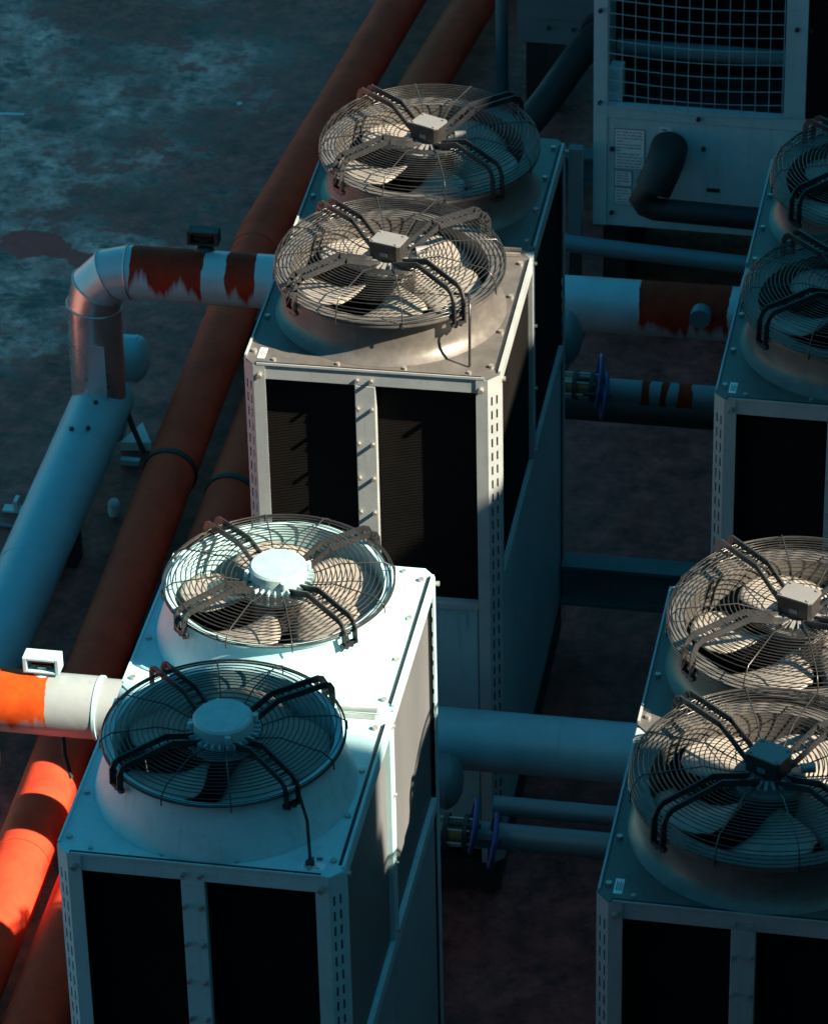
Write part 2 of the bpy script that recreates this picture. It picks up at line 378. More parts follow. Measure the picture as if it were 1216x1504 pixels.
# ------------------------------------------------------------------ chillers
CH = .046
H1 = 1.016
BASE = -2.5
def chiller(kind, W, D, label):
    white = kind == 'white'
    P = 'white_paint' if white else 'grey_paint'
    TOP = 'white_paint' if white else 'galvanised'
    t = thing('chiller', label, 'chiller', group='two-fan chillers standing in two rows on the roof')
    # --- corner posts with real slots in the chamfered face
    cw = CH*math.sqrt(2)
    def strip(a, b, z0, z1, holes, mb):
        a = Vector(a); b = Vector(b)
        fx = [0,.24,.37,.63,.76,1] if holes else [0,1]
        zs = [z1]; 
        if holes:
            z = z1-.085
            while z-.042 > z0+.03: zs += [z, z-.042]; z -= .066
        zs.append(z0)
        base = {}
        vs = []; fs = []
        for i, zz in enumerate(zs):
            for j, q in enumerate(fx):
                p = a.lerp(b, q); vs.append((p.x, p.y, zz))
        nx = len(fx)
        for i in range(len(zs)-1):
            for j in range(nx-1):
                if holes and i % 2 == 1 and j in (1, 3): continue
                fs.append((i*nx+j, (i+1)*nx+j, (i+1)*nx+j+1, i*nx+j+1))
        mb.add(vs, fs)
    FL = .048
    for (cx, cy, sx, sy) in ((0,0,1,1),(W,0,-1,1),(W,D,-1,-1),(0,D,1,-1)):
        mb = MB()
        pa = (cx+sx*(CH+FL), cy); pb = (cx+sx*CH, cy); pc = (cx, cy+sy*CH); pd = (cx, cy+sy*(CH+FL))
        def q(p): return (p[0], p[1], 0)
        order = [(pa,pb),(pb,pc),(pc,pd)]
        flip = (sx*sy < 0)
        for k, (p0, p1) in enumerate(order):
            A, B = (p1, p0) if flip else (p0, p1)
            A, B = B, A
            strip(q(A), q(B), BASE+.06, -.004, k == 1, mb)
        o = mb.build('corner_post', P, t)
        m = o.modifiers.new('sheet', 'SOLIDIFY'); m.thickness = .004; m.offset = -1
        co = [(CH+FL,.014),(CH+.006,.014),(.014,CH+.006),(.014,CH+FL),(.07,.085)]
        co = [(cx+sx*a, cy+sy*b) for a, b in co]
        if sx*sy < 0: co.reverse()
        MB().prism(co, BASE+.07, -.012).build('post_light_stop', 'dark_steel', o)  # dark filler added behind the slots to stop light passing through
    # --- front and back frame beams, mullions
    bh = .072
    for y0, y1 in ((.0015, .05), (D-.05, D-.0015)):
        mb = MB(); mb.box(CH+FL-.012, W-CH-FL+.012, y0+.003, y1, -bh, -.006); bevel(mb.build('frame_beam', P, t), .003)
        mb = MB(); mb.box(CH+FL+.001, W-CH-FL-.001, y0+.003, y1, -H1-.115, -H1-.085); bevel(mb.build('frame_beam', P, t), .003)
        mb = MB(); mb.box(W*.44-.002, W*.44+.082, y0+.002, y1-.01, -H1-.084, -bh-.001); bevel(mb.build('mullion', P, t), .003)
    # --- side beams and mid posts (at the seam between the two fan modules)
    for x0, x1 in ((.0015, .05), (W-.05, W-.0015)):
        for a, b in ((CH+FL, D/2-.045), (D/2+.045, D-CH-FL)):
            mb = MB(); mb.box(x0, x1, a, b, -.066, -.006); bevel(mb.build('side_beam', P, t), .003)
        mb = MB(); mb.box(x0-.0 if x0 < .5 else x0+.001, x1, D/2-.035, D/2+.035, -H1+.02, -.006); bevel(mb.build('side_post', P, t), .003)
        mb = MB(); mb.box(x0, x1, CH+FL, D-CH-FL, -H1-.045, -H1+.018); bevel(mb.build('side_beam', P, t), .003)
    # --- coils
    for y0, y1 in ((.055, .09), (D-.09, D-.055)):
        for a, b in ((.075, W*.44+.04), (W*.44+.042, W-.075)):
            mb = MB(); mb.box(a, b, y0, y1, -H1-.10, -.05); mb.build('coil_panel', 'coil', t)
    for x0, x1 in ((.022, .06), (W-.06, W-.022)):
        for a, b in ((.095, D/2-.03), (D/2+.03, D-.095)):
            mb = MB(); mb.box(x0, x1, a, b, -H1+.01, -.055); mb.build('coil_panel', 'coil_side' if white else 'coil', t)
    # --- lower cabinet: panels with a recessed joint
    CAB = 'cabinet'
    for y0, y1 in ((.012, .04), (D-.04, D-.012)):
        for a, b in ((CH+FL+.004, W*.5-.004), (W*.5+.004, W-CH-FL-.004)):
            mb = MB(); mb.box(a, b, y0, y1, BASE+.12, -H1-.117); bevel(mb.build('lower_panel', CAB, t), .004)
    for x0, x1 in ((.012, .04), (W-.04, W-.012)):
        for a, b in ((CH+FL+.004, D*.5-.004), (D*.5+.004, D-CH-FL-.004)):
            mb = MB(); mb.box(x0, x1, a, b, BASE+.12, -H1-.051); bevel(mb.build('lower_panel', CAB, t), .004)
    mb = MB(); mb.box(.045, W-.045, .045, D-.045, BASE+.13, -H1-.12); mb.build('inner_tray', 'dark_steel', t)
    mb = MB()
    for a in (0, 1):
        mb.box(.02, W-.02, .02 if a == 0 else D-.12, .12 if a == 0 else D-.02, GZ+.002, BASE+.055)
    mb.box(.02, .12, .125, D-.125, GZ+.002, BASE+.05); mb.box(W-.12, W-.02, .125, D-.125, GZ+.002, BASE+.05)
    mb.build('base_frame', 'dark_steel', t)
    # --- two top panels with the fan openings
    R = .4247 if white else .4744
    z0 = .2127 if white else .1945
    rb = .455 if white else .472
    ro = .385 if white else .405
    for k in (0, 1):
        y0 = k*D/2+.003; y1 = (k+1)*D/2-.003
        cy = (k+.5)*D/2
        cc = CH*.95
        mb = MB()
        # outline: chamfered corners, black strips below stand in for the shaded groove
        gx, gy = .020, .026
        fx0, fx1 = .004, W-.004
        out = [(cc, y0), (W-cc, y0), (fx1, y0+cc), (fx1, y1-cc), (W-cc, y1), (cc, y1), (fx0, y1-cc), (fx0, y0+cc)]
        def inset(p):
            return p
        angs = sorted(set([i*2*PI/72 for i in range(72)]+[math.atan2(p[1]-cy, p[0]-W/2) % (2*PI) for p in out]))
        def hit(an):
            dx, dy = math.cos(an), math.sin(an); best = None
            for i in range(8):
                ax, ay = out[i]; bx, by = out[(i+1) % 8]
                ax -= W/2; bx -= W/2; ay -= cy; by -= cy
                ex, ey = bx-ax, by-ay; den = dx*ey-dy*ex
                if abs(den) < 1e-9: continue
                tt = (ax*ey-ay*ex)/den; s = (ax*dy-ay*dx)/den
                if tt > 0 and -1e-6 <= s <= 1+1e-6 and (best is None or tt < best): best = tt
            return best
        n = len(angs); vin = []; vout = []; vlow = []
        for an in angs:
            h = hit(an); dx, dy = math.cos(an), math.sin(an)
            vin.append((W/2+dx*(ro+.004), cy+dy*(ro+.004), 0)); vout.append((W/2+dx*h, cy+dy*h, 0)); vlow.append((W/2+dx*h, cy+dy*h, -.005))
        mb.add(vin+vout, [(i, n+i, n+(i+1) % n, (i+1) % n) for i in range(n)])
        mb.add(vout+vlow, [(i, n+i, n+(i+1) % n, (i+1) % n) for i in range(n)])
        tp = mb.build('top_panel', TOP, t)
        # black strips drawn in place of the dark open groove beside the frame
        sm = MB()
        if k == 0: sm.box(.055, W-.075, .004, .017, .0005, .0035)
        sm.box(W-.026, W-.015, y0+.07, y1-.06, .0005, .0035)
        sm.build('groove_shade', 'black', tp)
        # raised lips of the frame along the edges
        MB().box(W-.0115, W-.002, y0+.05, y1-.05, .0004, .010).build('edge_lip', P, tp)
        MB().box(.002, .0105, y0+.05, y1-.05, .0004, .010).build('edge_lip', P, tp)
        if k == 0: MB().box(.06, W-.06, -.001, .0035, -.004, .006).build('edge_lip', P, tp)
        bm = MB()
        for fy in (.09, .36, .64, .91):
            yb = y0+(y1-y0)*fy
            bolt_mb(bm, (.035, yb, 0)); bolt_mb(bm, (W-.045, yb, 0))
        for fx in (.12, .37, .63, .88):
            bolt_mb(bm, (W*fx, y0+.035 if k == 0 else y1-.035, 0), r=.009, h=.009)
        bm.build('bolt', 'bolt', tp, stuff=True)
        if k == 0:
            # handling rails at the module seam
            rl = MB()
            for dy in (-.03, .012):
                rl.bar((W-.20, y1+dy, .009), (W-.055, y1+dy+.004, .009), .010, .014)
            rl.build('joint_clip', 'bolt', tp)
            # rating sticker
            st = MB()
            if white: st.box(W-.15, W-.07, .035, .075, .0004, .002)
            else: st.box(.055, .085, .045, .125, .0004, .002)
            so = st.build('sticker', 'label', tp)
            tx = MB()
            if white:
                for i in range(3): tx.box(W-.142, W-.085-.012*i, .042+.011*i, .046+.011*i, .0022, .0028)
                so2 = MB(); so2.box(W-.135, W-.115, .088, .104, .0004, .002); so2.box(W-.105, W-.085, .088, .104, .0004, .002)
                so2.build('symbol_mark', 'ink', tp)
            else:
                for i in range(4): tx.box(.061+.006*i, .064+.006*i, .060, .112-.011*(i % 2), .0022, .0028)
            tx.build('print', 'ink', tp)
        fan(t, kind, (W/2, cy, 0), R, z0, rb, ro, TOP, 25*k+(0 if white else 12))
    # bolts on the front
    bm = MB()
    zz = [-.045]+[-.18-.165*i for i in range(6)]
    for i, z in enumerate(zz):
        for dx in (.010, .068):
            bolt_mb(bm, (W*.44+dx, .003, z), (0,-1,0), .008, .016)
    for x in (CH+FL*.55, W-CH-FL*.55): bolt_mb(bm, (x, 0, -.048), (0,-1,0), .011, .022)
    for z in (-.045, -.35, -.66, -.97):
        bolt_mb(bm, (W-.001, D/2, z), (1,0,0), .008, .012)
    bolt_mb(bm, (W-.001, D-.03, -.045), (1,0,0), .010, .014); bolt_mb(bm, (W-.001, .09, -.045), (1,0,0), .010, .014)
    bm.build('frame_bolt', 'bolt', t, stuff=True)
    pl = MB(); pl.box(W*.74, W*.86, .0085, .0118, -H1-.22, -H1-.135); pl.build('rating_plate', 'cabinet', t)
    return t

_cache = {}
def shared(key, fn):
    if key not in _cache: _cache[key] = fn()
    return _cache[key]
def fan(t, kind, c, R, z0, rb, ro, TOP, phase):
    white = kind == 'white'
    WIRE = 'black_wire' if white else 'wire'
    ARM = 'black_arm' if white else 'arm'
    def sh():
        mb = MB()
        if white:
            prof = [(rb+.003,.001),(rb+.001,.010),(rb-.004,.026),(rb-.014,.058),(rb-.027,.095),(rb-.040,.135),(rb-.049,.168),(rb-.053,.19)]
            mb.lathe(prof, 96, sharp=False)
            mb.lathe([(rb-.053,.19),(rb-.043,.193),(rb-.043,.203),(ro,.203)], 96)
        else:
            prof = [(rb+.004,.001),(rb,.004),(rb-.016,.016),(rb-.032,.034),(rb-.043,.060),(rb-.047,.10),(rb-.048,.170)]
            mb.lathe(prof, 96, sharp=False)
            mb.lathe([(rb-.048,.170),(R-.004,.176),(R-.002,.182),(R-.002,.192),(R-.008,.195),(ro,.192)], 96)
        mb.lathe([(ro,.192 if not white else .203),(ro-.004,.10),(ro-.002,-.02),(ro+.01,-.07)], 96, sharp=False)
        return mb.mesh('fan_shroud', TOP)
    o = link('fan_shroud', shared((kind,'shroud'), sh), t, c)
    # guard rings
    NR = 16 if white else 20
    r_in = .135; r_out = R-.016
    PR = [(.10,.006),(.135,.018),(.22,.046),(R-.03,.034),(R-.012,.020)] if white else [(.10,.045),(.135,.060),(.235,.097),(R-.040,.086),(R-.014,.058)]
    def zprof(r):
        for (ra,za),(rb2,zb) in zip(PR, PR[1:]):
            if r <= rb2: return z0+za+(zb-za)*(r-ra)/(rb2-ra)
        return z0+PR[-1][1]
    for i in range(NR):
        r = r_in+(r_out-r_in)*i/(NR-1); z = zprof(r)
        def ring(r=r, z=z):
            return MB().tube([(r*math.cos(a*2*PI/80), r*math.sin(a*2*PI/80), z) for a in range(80)], .0021, 5, closed=True).mesh('guard_ring', WIRE)
        link('guard_ring', shared((kind,'ring',i), ring), o)
    for i, z in enumerate((z0+.001, z0+.008, z0+.014) if white else (z0+.003, z0+.019, z0+.035, z0+.048)):
        def ring(z=z, i=i):
            q = R-.002 if i < 2 else R-.004 if i < 3 else R-.009
            return MB().tube([(q*math.cos(a*2*PI/80), q*math.sin(a*2*PI/80), z) for a in range(80)], .0032 if i == 0 else .0023, 5, closed=True).mesh('guard_ring', WIRE)
        link('guard_ring', shared((kind,'side',i), ring), o)
    # radial wires
    for k in range(8):
        a = math.radians(45*k+22.5+(6 if k % 2 else -6))
        def sp():
            zt = zprof(r_in)+.004
            return MB().tube([(.085,0,zt-.006),(r_in,0,zt),(.225,0,zprof(.225)+.004),(R-.038,0,zprof(R-.038)+.004),(R-.010,0,zprof(R-.014)-.002),(R+.002,0,z0+.012),(R+.003,0,z0-.022)], .0027, 6).mesh('guard_spoke', WIRE)
        link('guard_spoke', shared((kind,'spoke'), sp), o, rot=(0,0,a))
    # four twin-bar arms
    for k in range(4):
        a = math.radians(45+90*k)
        def arm():
            mb = MB()
            if white: path = [(.080,z0+.008),(.215,z0+.064),(R-.022,z0+.050),(R-.004,z0+.040),(R+.006,z0+.020),(R+.008,z0-.034)]
            else: path = [(.070,z0+.046),(.230,z0+.118),(R-.032,z0+.106),(R-.010,z0+.092),(R+.005,z0+.062),(R+.008,z0-.026)]
            for s in (-.024, .024):
                for (ra,za),(rb_,zb) in zip(path, path[1:]):
                    d = Vector((rb_-ra,0,zb-za)).normalized()*.004
                    mb.bar(Vector((ra,s,za))-d, Vector((rb_,s,zb))+d, .0062, .024)
            q = .10
            while q < R-.05:
                i = 0 if q < path[1][0] else 1
                (ra,za),(rb_,zb) = path[i], path[i+1]; f = (q-ra)/(rb_-ra); z = za+(zb-za)*f
                mb.bar((q,-.0195,z-.008), (q,.0195,z-.008), .003, .006); q += .030
            mb.box(R-.004, R+.012, -.034, .034, z0-.050, z0-.034)
            mb.tube([(R+.002,.012,z0-.034),(R+.002,.012,z0-.060)], .008, 8); mb.tube([(R+.002,-.012,z0-.034),(R+.002,-.012,z0-.060)], .008, 8)
            return mb.mesh('support_arm', ARM)
        link('support_arm', shared((kind,'arm'), arm), o, rot=(0,0,a))
    # blades
    NB = 5
    for k in range(NB):
        a = math.radians(360/NB*k+phase)
        def blade():
            mb = MB(); n = 12; m = 9
            vs = []; fs = []
            r0, r1 = .095, ro-.018
            for i in range(n+1):
                f = i/n; r = r0+(r1-r0)*f
                half = math.radians(20+14*math.sin(f*PI*.62)-5*f**4)
                sweep = math.radians(-20*f*f+10*f)
                for j in range(m+1):
                    g = j/m*2-1
                    ed = 1.0
                    if i == n: ed = .82
                    th = sweep+half*g*ed
                    zz = .118+g*.044*(1-.30*f)+.018*(1-g*g)
                    rr_ = r-(.020*abs(g)**5 if i >= n-2 else 0)
                    vs.append((rr_*math.cos(th), rr_*math.sin(th), zz))
            q = m+1
            for i in range(n):
                for j in range(m): fs.append((i*q+j,(i+1)*q+j,(i+1)*q+j+1,i*q+j+1))
            mb.add(vs, fs, True)
            return mb.mesh('blade', 'blade')
        b = link('blade', shared((kind,'blade'), blade), o, rot=(0,0,a))
        md = b.modifiers.new('sheet', 'SOLIDIFY'); md.thickness = .006
    # hub and motor
    def hub():
        mb = MB(); mb.lathe([(.0001,.03),(.098,.03),(.105,.05),(.105,.17),(.095,.185),(.0001,.185)], 40)
        return mb.mesh('hub', 'dark_steel')
    link('hub', shared((kind,'hub'), hub), o)
    if white:
        def mot():
            mb = MB(); zt = z0+.038
            mb.lathe([(.104,z0-.02),(.106,zt),(.104,zt+.030),(.097,zt+.038),(.0001,zt+.040)], 56)
            for k in range(4):
                a = math.radians(20+90*k); mb.tube([(.112*math.cos(a),.112*math.sin(a),zt),(.112*math.cos(a),.112*math.sin(a),zt+.026)], .011, 10)
            return mb.mesh('motor_cap', 'motor_paint')
        mo = link('motor_cap', shared((kind,'motor'), mot), o)
        def fins():
            mb = MB()
            for k in range(30):
                a = 2*PI*k/30
                mb.bar((.100*math.cos(a),.100*math.sin(a),z0+.004), (.130*math.cos(a),.130*math.sin(a),z0+.004), .006, .050)
            mb.lathe([(.10,z0-.035),(.122,z0-.034),(.124,z0-.024),(.10,z0-.022)], 48)
            return mb.mesh('cooling_fin', 'motor_paint')
        link('cooling_fin', shared((kind,'fins'), fins), o)
    else:
        def plate():
            mb = MB(); z = z0+.036
            mb.lathe([(.0001,z-.03),(.118,z-.03),(.125,z-.02),(.125,z-.010),(.0001,z-.008)], 48)
            for k in range(9):
                a = math.radians(210+16*k); mb.bar((.06*math.cos(a),.06*math.sin(a),z+.002), (.108*math.cos(a),.108*math.sin(a),z+.002), .012, .022)
            mb.tube([(.105,.03,z+.02),(.150,.045,z+.02)], .017, 10)
            return mb.mesh('motor_plate', 'plate')
        link('motor_plate', shared((kind,'plate'), plate), o)
        def jb():
            mb = MB(); z = z0+.050
            mb.prism([(-.066,-.044),(.052,-.044),(.062,-.034),(.062,.040),(.052,.050),(-.066,.050)], z, z+.070)
            return mb.mesh('box_body', 'dark_steel')
        bo = link('junction_box', shared((kind,'jbox'), jb), o, rot=(0,0,math.radians(-22)))
        def lid():
            mb = MB(); z = z0+.0505
            mb.prism([(-.068,-.046),(.054,-.046),(.064,-.036),(.064,.042),(.054,.052),(-.068,.052)], z+.070, z+.077)
            for px, py in ((-.056,-.035),(.047,-.033),(-.056,.042),(.047,.040)): mb.tube([(px,py,z+.076),(px,py,z+.081)], .007, 8)
            mb.box(-.02,.012,-.0465,-.0445,z+.016,z+.034)
            return mb.mesh('box_lid', 'lid')
        link('box_lid', shared((kind,'lid'), lid), o, rot=(0,0,math.radians(-22)))
    return o

WA, DA = 1.0459, 2.0524
chB = chiller('white', 1.0, 1.8902, 'white two-fan chiller with round white fan motors, at the lower left')
chA = chiller('grey', WA, DA, 'grey two-fan chiller with sunlit perforated front posts, behind the white chiller')
chA.location = (-.0182, 3.1754, .044); chA.rotation_euler.z = .0128
chC = chiller('grey', WA, 1.925, ''); chC.location = (1.8544, .0167, 0); chC.rotation_euler.z = -.0089
chC['label'] = 'grey two-fan chiller, lower right, with its rear fan in sun'
chD = copy_tree(chA); chD.location = (1.8746, 3.2851, -.021); chD.rotation_euler.z = -.0109
chD['label'] = 'grey two-fan chiller wholly in shade at the right edge, in front of the mesh-guarded cabinet'
rv = random.Random(3)
for u in (chB, chA, chC, chD):
    for sh_ in u.children:
        if not sh_.name.startswith('fan_shroud'): continue
        da = rv.uniform(0, 72); db = rv.uniform(-7, 7); dc = rv.uniform(-2.5, 2.5)
        for ch in sh_.children:
            if ch.name.startswith('blade'): ch.rotation_euler.z += math.radians(da)
            elif ch.name.startswith(('junction_box','box_lid','motor_')): ch.rotation_euler.z += math.radians(db)
            elif ch.name.startswith(('support_arm','guard_spoke')): ch.rotation_euler.z += math.radians(dc+rv.uniform(-.7, .7))
# loose cables hanging from the two front fans
def shr(u, y): return [o for o in u.children if o.name.startswith('fan_shroud') and abs(o.location.y-y) < .2][0]
sa = shr(chA, DA/4)
MB().tube([(.30,-.30,.26),(.372,-.30,.265),(.385,-.36,.24),(.388,-.395,.10),(.392,-.428,.004)], .0055, 8).build('cable', 'wire', sa)
sb = shr(chB, 1.89/4)
MB().tube([(.315,-.28,.22),(.355,-.325,.12),(.375,-.395,.03),(.378,-.41,.003)], .006, 8).build('cable', 'black', sb)
MB().lathe([(.016,0),(.016,.012),(.008,.02),(.0001,.021)], 12, c=(.378,-.41,.001)).build('cable_gland', 'black', sb)

# ------------------------------------------------------------------ pipes
def seam(mb_name, c, axis, r, parent, mat, w=.012):
    a = Vector(axis).normalized()*w/2; c = Vector(c)
    return MB().tube([c-a, c+a], r, 40, True).build(mb_name, mat, parent)
def section(name, pts, r, mat, parent, n=48, caps=True): return MB().tube(pts, r, n, caps, sharp=True).build(name, mat, parent)

# two red pipes on the roof, running back and bending away to the right
RZ = -2.37
for k, (pts, lab, bands) in enumerate([
    ([(-.93,-3,RZ),(-1.12,8.35,RZ),(-.80,12.2,RZ),(-.10,21,RZ)], 'thick red-oxide pipe farther left, sunlit orange near the white chiller', (2.86, 6.0, 8.2)),
    ([(-.66,-3,RZ),(-.755,8.35,RZ),(-.37,12.0,RZ),(.50,21,RZ)], 'thick red-oxide pipe running close beside the chillers, right of its twin', (5.82, 8.1))]):
    t = thing('red_pipe', lab, 'pipe', (0,0,0), group='red pipes lying along the roof')
    r = .128
    section('straight_section', pts[:2], r, 'red', t)
    section('bent_section', pts[1:], r, 'red', t)
    for by in bands:
        f = (by-pts[0][1])/(pts[1][1]-pts[0][1]); c = Vector(pts[0]).lerp(Vector(pts[1]), f)
        if by in (6.0, 5.82): seam('clamp_band', c, (0,1,0), r+.008, t, 'black', .035)
        else: seam('weld_seam', c, (0,1,0), r+.0035, t, 'red', .010)
    for by in (1.2, 4.6, 7.6, 9.4):
        pa, pb = (pts[0], pts[1]) if by < 8.35 else (pts[1], pts[2])
        f = (by-pa[1])/(pb[1]-pa[1]); c = Vector(pa).lerp(Vector(pb), f)
        MB().box(c.x-.11, c.x+.11, c.y-.06, c.y+.06, GZ+.001, RZ-r*.72).build('saddle', 'dark_steel', t)

# header behind the white chiller (in the gap), white cladding with an orange-red band
def make_header1():
    t = thing('header_pipe', 'white clad pipe crossing behind the white chiller, with an orange-red painted end', 'pipe', (0,2.87,-1.515))
    r = .134
    MB().tube([(-3.2,0,-.012),(-.62,0,0)], r, 48, True).build('straight_section', 'pipe_front', t)
    MB().tube([(-.6195,0,0),(.40,0,.004)], r-.007, 48, True).build('straight_section', 'pipe_front', t)
    MB().tube([(.4005,0,.004),(3.4,0,.015)], r-.007, 48, True).build('straight_section', 'pipe_run', t)  # same pipe going on; the teal of its shaded stretch is in the colour
    seam('cladding_joint', (-.625,0,0), (1,0,0), r+.004, t, 'white_paint', .014)
    seam('cladding_joint', (1.32,0,.007), (1,0,0), r-.004, t, 'pipe_run', .006)
    return t
make_header1()
# header behind the grey chiller, with mitred elbow, drop and the long run towards the camera
r = .134
t2 = thing('header_pipe', 'teal clad pipe with mitred elbow left of the grey chiller, streaked with dark red paint', 'pipe', (0,6.5,-1.535))
XB = -1.55
er = .20
arc = [(XB+er-er*math.sin(a), 0, -er+er*math.cos(a)) for a in (0, math.radians(30), math.radians(60), math.radians(90))]
mats = ['pipe_back','pipe_elbow','pipe_elbow','pipe_metal']
for i in range(4):
    full = MB()
    # each gore is cut on the mitre plane: build from the whole chain and keep one segment
    chain = [Vector((3.4,0,.012))]+[Vector(p) for p in arc]+[Vector((XB,0,-.9))]
    tmp = MB(); tmp.tube(chain, r, 48, False, sharp=True)
    seg = i
    vs = tmp.v[seg*96:(seg+1)*96]
    full.add(vs, [(j,(j+1)%48,48+(j+1)%48,48+j) for j in range(48)], True)
    full.build('elbow_gore' if i else 'straight_section', mats[i], t2)
    # raised seam along each mitre
    q = vs[48:96]; cc = sum((Vector(p) for p in q), Vector())/48
    sm = MB(); sm.tube([cc+(Vector(p)-cc)*1.012 for p in q], .004, 6, closed=True); sm.build('mitre_seam', 'pipe_metal', t2)
MB().tube([(XB,0,-er),(XB-.008,0,-.95)], r+.002, 48, True).build('drop_section', 'pipe_metal', t2)
MB().box(-.045,.045,-.002,.006,-.20,.20).build('cladding_flap', 'pipe_metal', t2, loc=(XB+.03,-r-.004,-.56))
# run towards the camera, wider cladding, mitred against the drop
rr2 = .152
MB().tube([(XB-.006,.10,-.80),(XB-.006,-.02,-.80),(XB-.003,-2.0,-.83),(XB,-9.5,-.83)], rr2, 48, True, sharp=True).build('run_section', 'pipe_run', t2)
for y in (-.42, -1.5):
    seam('cladding_joint', (XB-.005,y,-.807 if y > -1 else -.823), (0,1,-.05), rr2+.002, t2, 'pipe_run', .006)
bl = MB()
for x, y in ((.03,-.20),(-.03,-.46),(.05,-.44)): bolt_mb(bl, (XB+x,y,-.803+rr2-.005), (0,0,1), .012, .014)
bl.build('rivet', 'dark_steel', t2, stuff=True)
for y in (-1.0, -3.4):
    MB().box(XB-.12, XB+.12, y-.06, y+.06, GZ+1.535+.001, -.83-.10).build('saddle', 'dark_steel', t2)

# sensor boxes on the headers
def sensor_box(loc, lab, mat):
    t = thing('sensor_box', lab, 'sensor box', loc, rz=0, group='sensor boxes clipped on the header pipes')
    MB().lathe([(.05,-.03),(.052,-.012),(.045,.008),(.025,.020),(.0001,.024)], 24, sharp=False).build('mount', mat, t)
    MB().box(-.018,.018,-.012,.012,.015,.06).build('stem', mat, t)
    b = MB(); b.box(-.078,.078,.02,.045,.030,.105); b.box(-.078,-.060,-.030,.0195,.030,.105); b.box(.060,.078,-.030,.0195,.030,.105)
    b.box(-.0595,.0595,-.030,.0195,.092,.105); b.box(-.0595,.0595,-.030,.0195,.030,.041)
    bevel(b.build('housing', mat, t), .003)
    for z in (.053, .073): MB().box(-.045,.045,-.012,.0195,z,z+.010).build('slat', 'dark_steel', t)
    return t
sensor_box((-.87,2.90,-1.515+.118), 'white sensor box standing on the sunlit white pipe', 'white_paint')
sensor_box((-.985,6.55,-1.535+.134), 'dark sensor box standing on the teal pipe beside the red pipe', 'dark_steel')
MB().tube([(-.80,2.88,-1.65),(-.79,2.85,-1.76),(-.76,2.82,-1.86)], .010, 8).build('drain_tail', 'black')
o = bpy.data.objects['drain_tail']; tag(o, 'short black cable hanging under the sunlit white pipe', 'cable')

# domed pipe ends
def capped(name, loc, rz, length, r, lab, mat, ry=0):
    t = thing(name, lab, 'pipe', loc, rz, group='pipe stubs with domed ends')
    MB().tube([(-length,0,0),(0,0,0)], r, 40, True).build('stub', mat, t)
    prof = [(r*math.cos(a*PI/16), r*.55*math.sin(a*PI/16)) for a in range(9)]
    d = MB(); d.lathe([(max(p[0],.0005), p[1]) for p in prof], 40, sharp=False)
    d.build('domed_cap', mat, t, rot=(0,PI/2,0))
    seam('cap_seam', (0,0,0), (1,0,0), r+.004, t, mat, .012)
    return t
capped('capped_pipe', (.90,2.60,-1.53), 0, .6, .112, 'teal pipe end with a domed cap just behind the white chiller', 'pipe_small_plain')
capped('capped_pipe', (.905,5.95,-1.40), 0, .6, .125, 'teal pipe end with a domed cap just behind the grey chiller', 'pipe_small_plain')
capped('capped_pipe', (-1.43,6.80,-2.22), 0, .10, .120, 'round domed pipe end right of the tall elbow drop', 'pipe_run')
capped('capped_pipe', (-1.17,2.95,-1.90), 0, .8, .105, 'white domed pipe end at the left edge under the orange-banded pipe', 'pipe_front')
t = thing('cable', 'black cable looping down from the domed pipe end to the roof', 'cable', (0,0,0))
MB().tube([(-1.50,6.66,-2.10),(-1.46,6.55,-2.27),(-1.39,6.48,-2.42),(-1.33,6.45,-2.56)], .014, 8).build('sheath', 'black', t)

# small pipes with blue handwheel valves in the alley between the columns
def small_pipe(y, z, x0, x1, r, mat, lab):
    o = MB().tube([(x0,0,0),(x1,0,0)], r, 28, True).build('small_pipe', mat, loc=(0,y,z))
    tag(o, lab, 'pipe'); return o
small_pipe(2.22, -1.49, .6, 3.3, .054, 'pipe_small_plain', 'thin teal pipe with blue valves behind the white chiller')
small_pipe(2.40, -1.475, 1.12, 3.3, .040, 'pipe_small_plain', 'thin dark pipe running behind the valve pipe of the white chiller')
small_pipe(5.6, -1.455, .6, 3.3, .058, 'pipe_small', 'thin grey pipe with rust-red rings behind the grey chiller')
small_pipe(5.85, -1.70, .6, 3.3, .075, 'dark_steel', 'dark pipe under the rust-ringed pipe')
def valve(loc, lab, wr, tilt):
    t = thing('valve', lab, 'valve', loc, group='blue handwheel valves between the chiller rows')
    w = MB(); w.tube([(0, wr*math.cos(a*2*PI/32), wr*math.sin(a*2*PI/32)) for a in range(32)], .0105, 8, closed=True)
    wh = w.build('handwheel', 'blue', t, loc=(0,-.02,0), rot=(0,math.radians(tilt),math.radians(8)))
    s = MB()
    for k in range(4):
        a = PI/4+k*PI/2; s.bar((0,.02*math.cos(a),.02*math.sin(a)), (0,wr*math.cos(a),wr*math.sin(a)), .014, .008, (1,0,0))
    s.tube([(-.015,0,0),(.02,0,0)], .024, 12)
    s.build('spoke', 'blue', wh)
    MB().tube([(-.10,-.02,0),(.03,-.02,0)], .010, 10).build('stem', 'dark_steel', t)
    return t
valve((1.078,2.17,-1.395), 'blue handwheel valve nearest the white chiller', .105, 9)
valve((1.165,2.12,-1.42), 'blue handwheel valve right of another, behind the white chiller', .105, 9)
valve((1.112,5.55,-1.36), 'blue handwheel valve nearest the grey chiller', .115, 7)
valve((1.145,5.50,-1.41), 'blue handwheel valve right of another, behind the grey chiller', .105, 7)
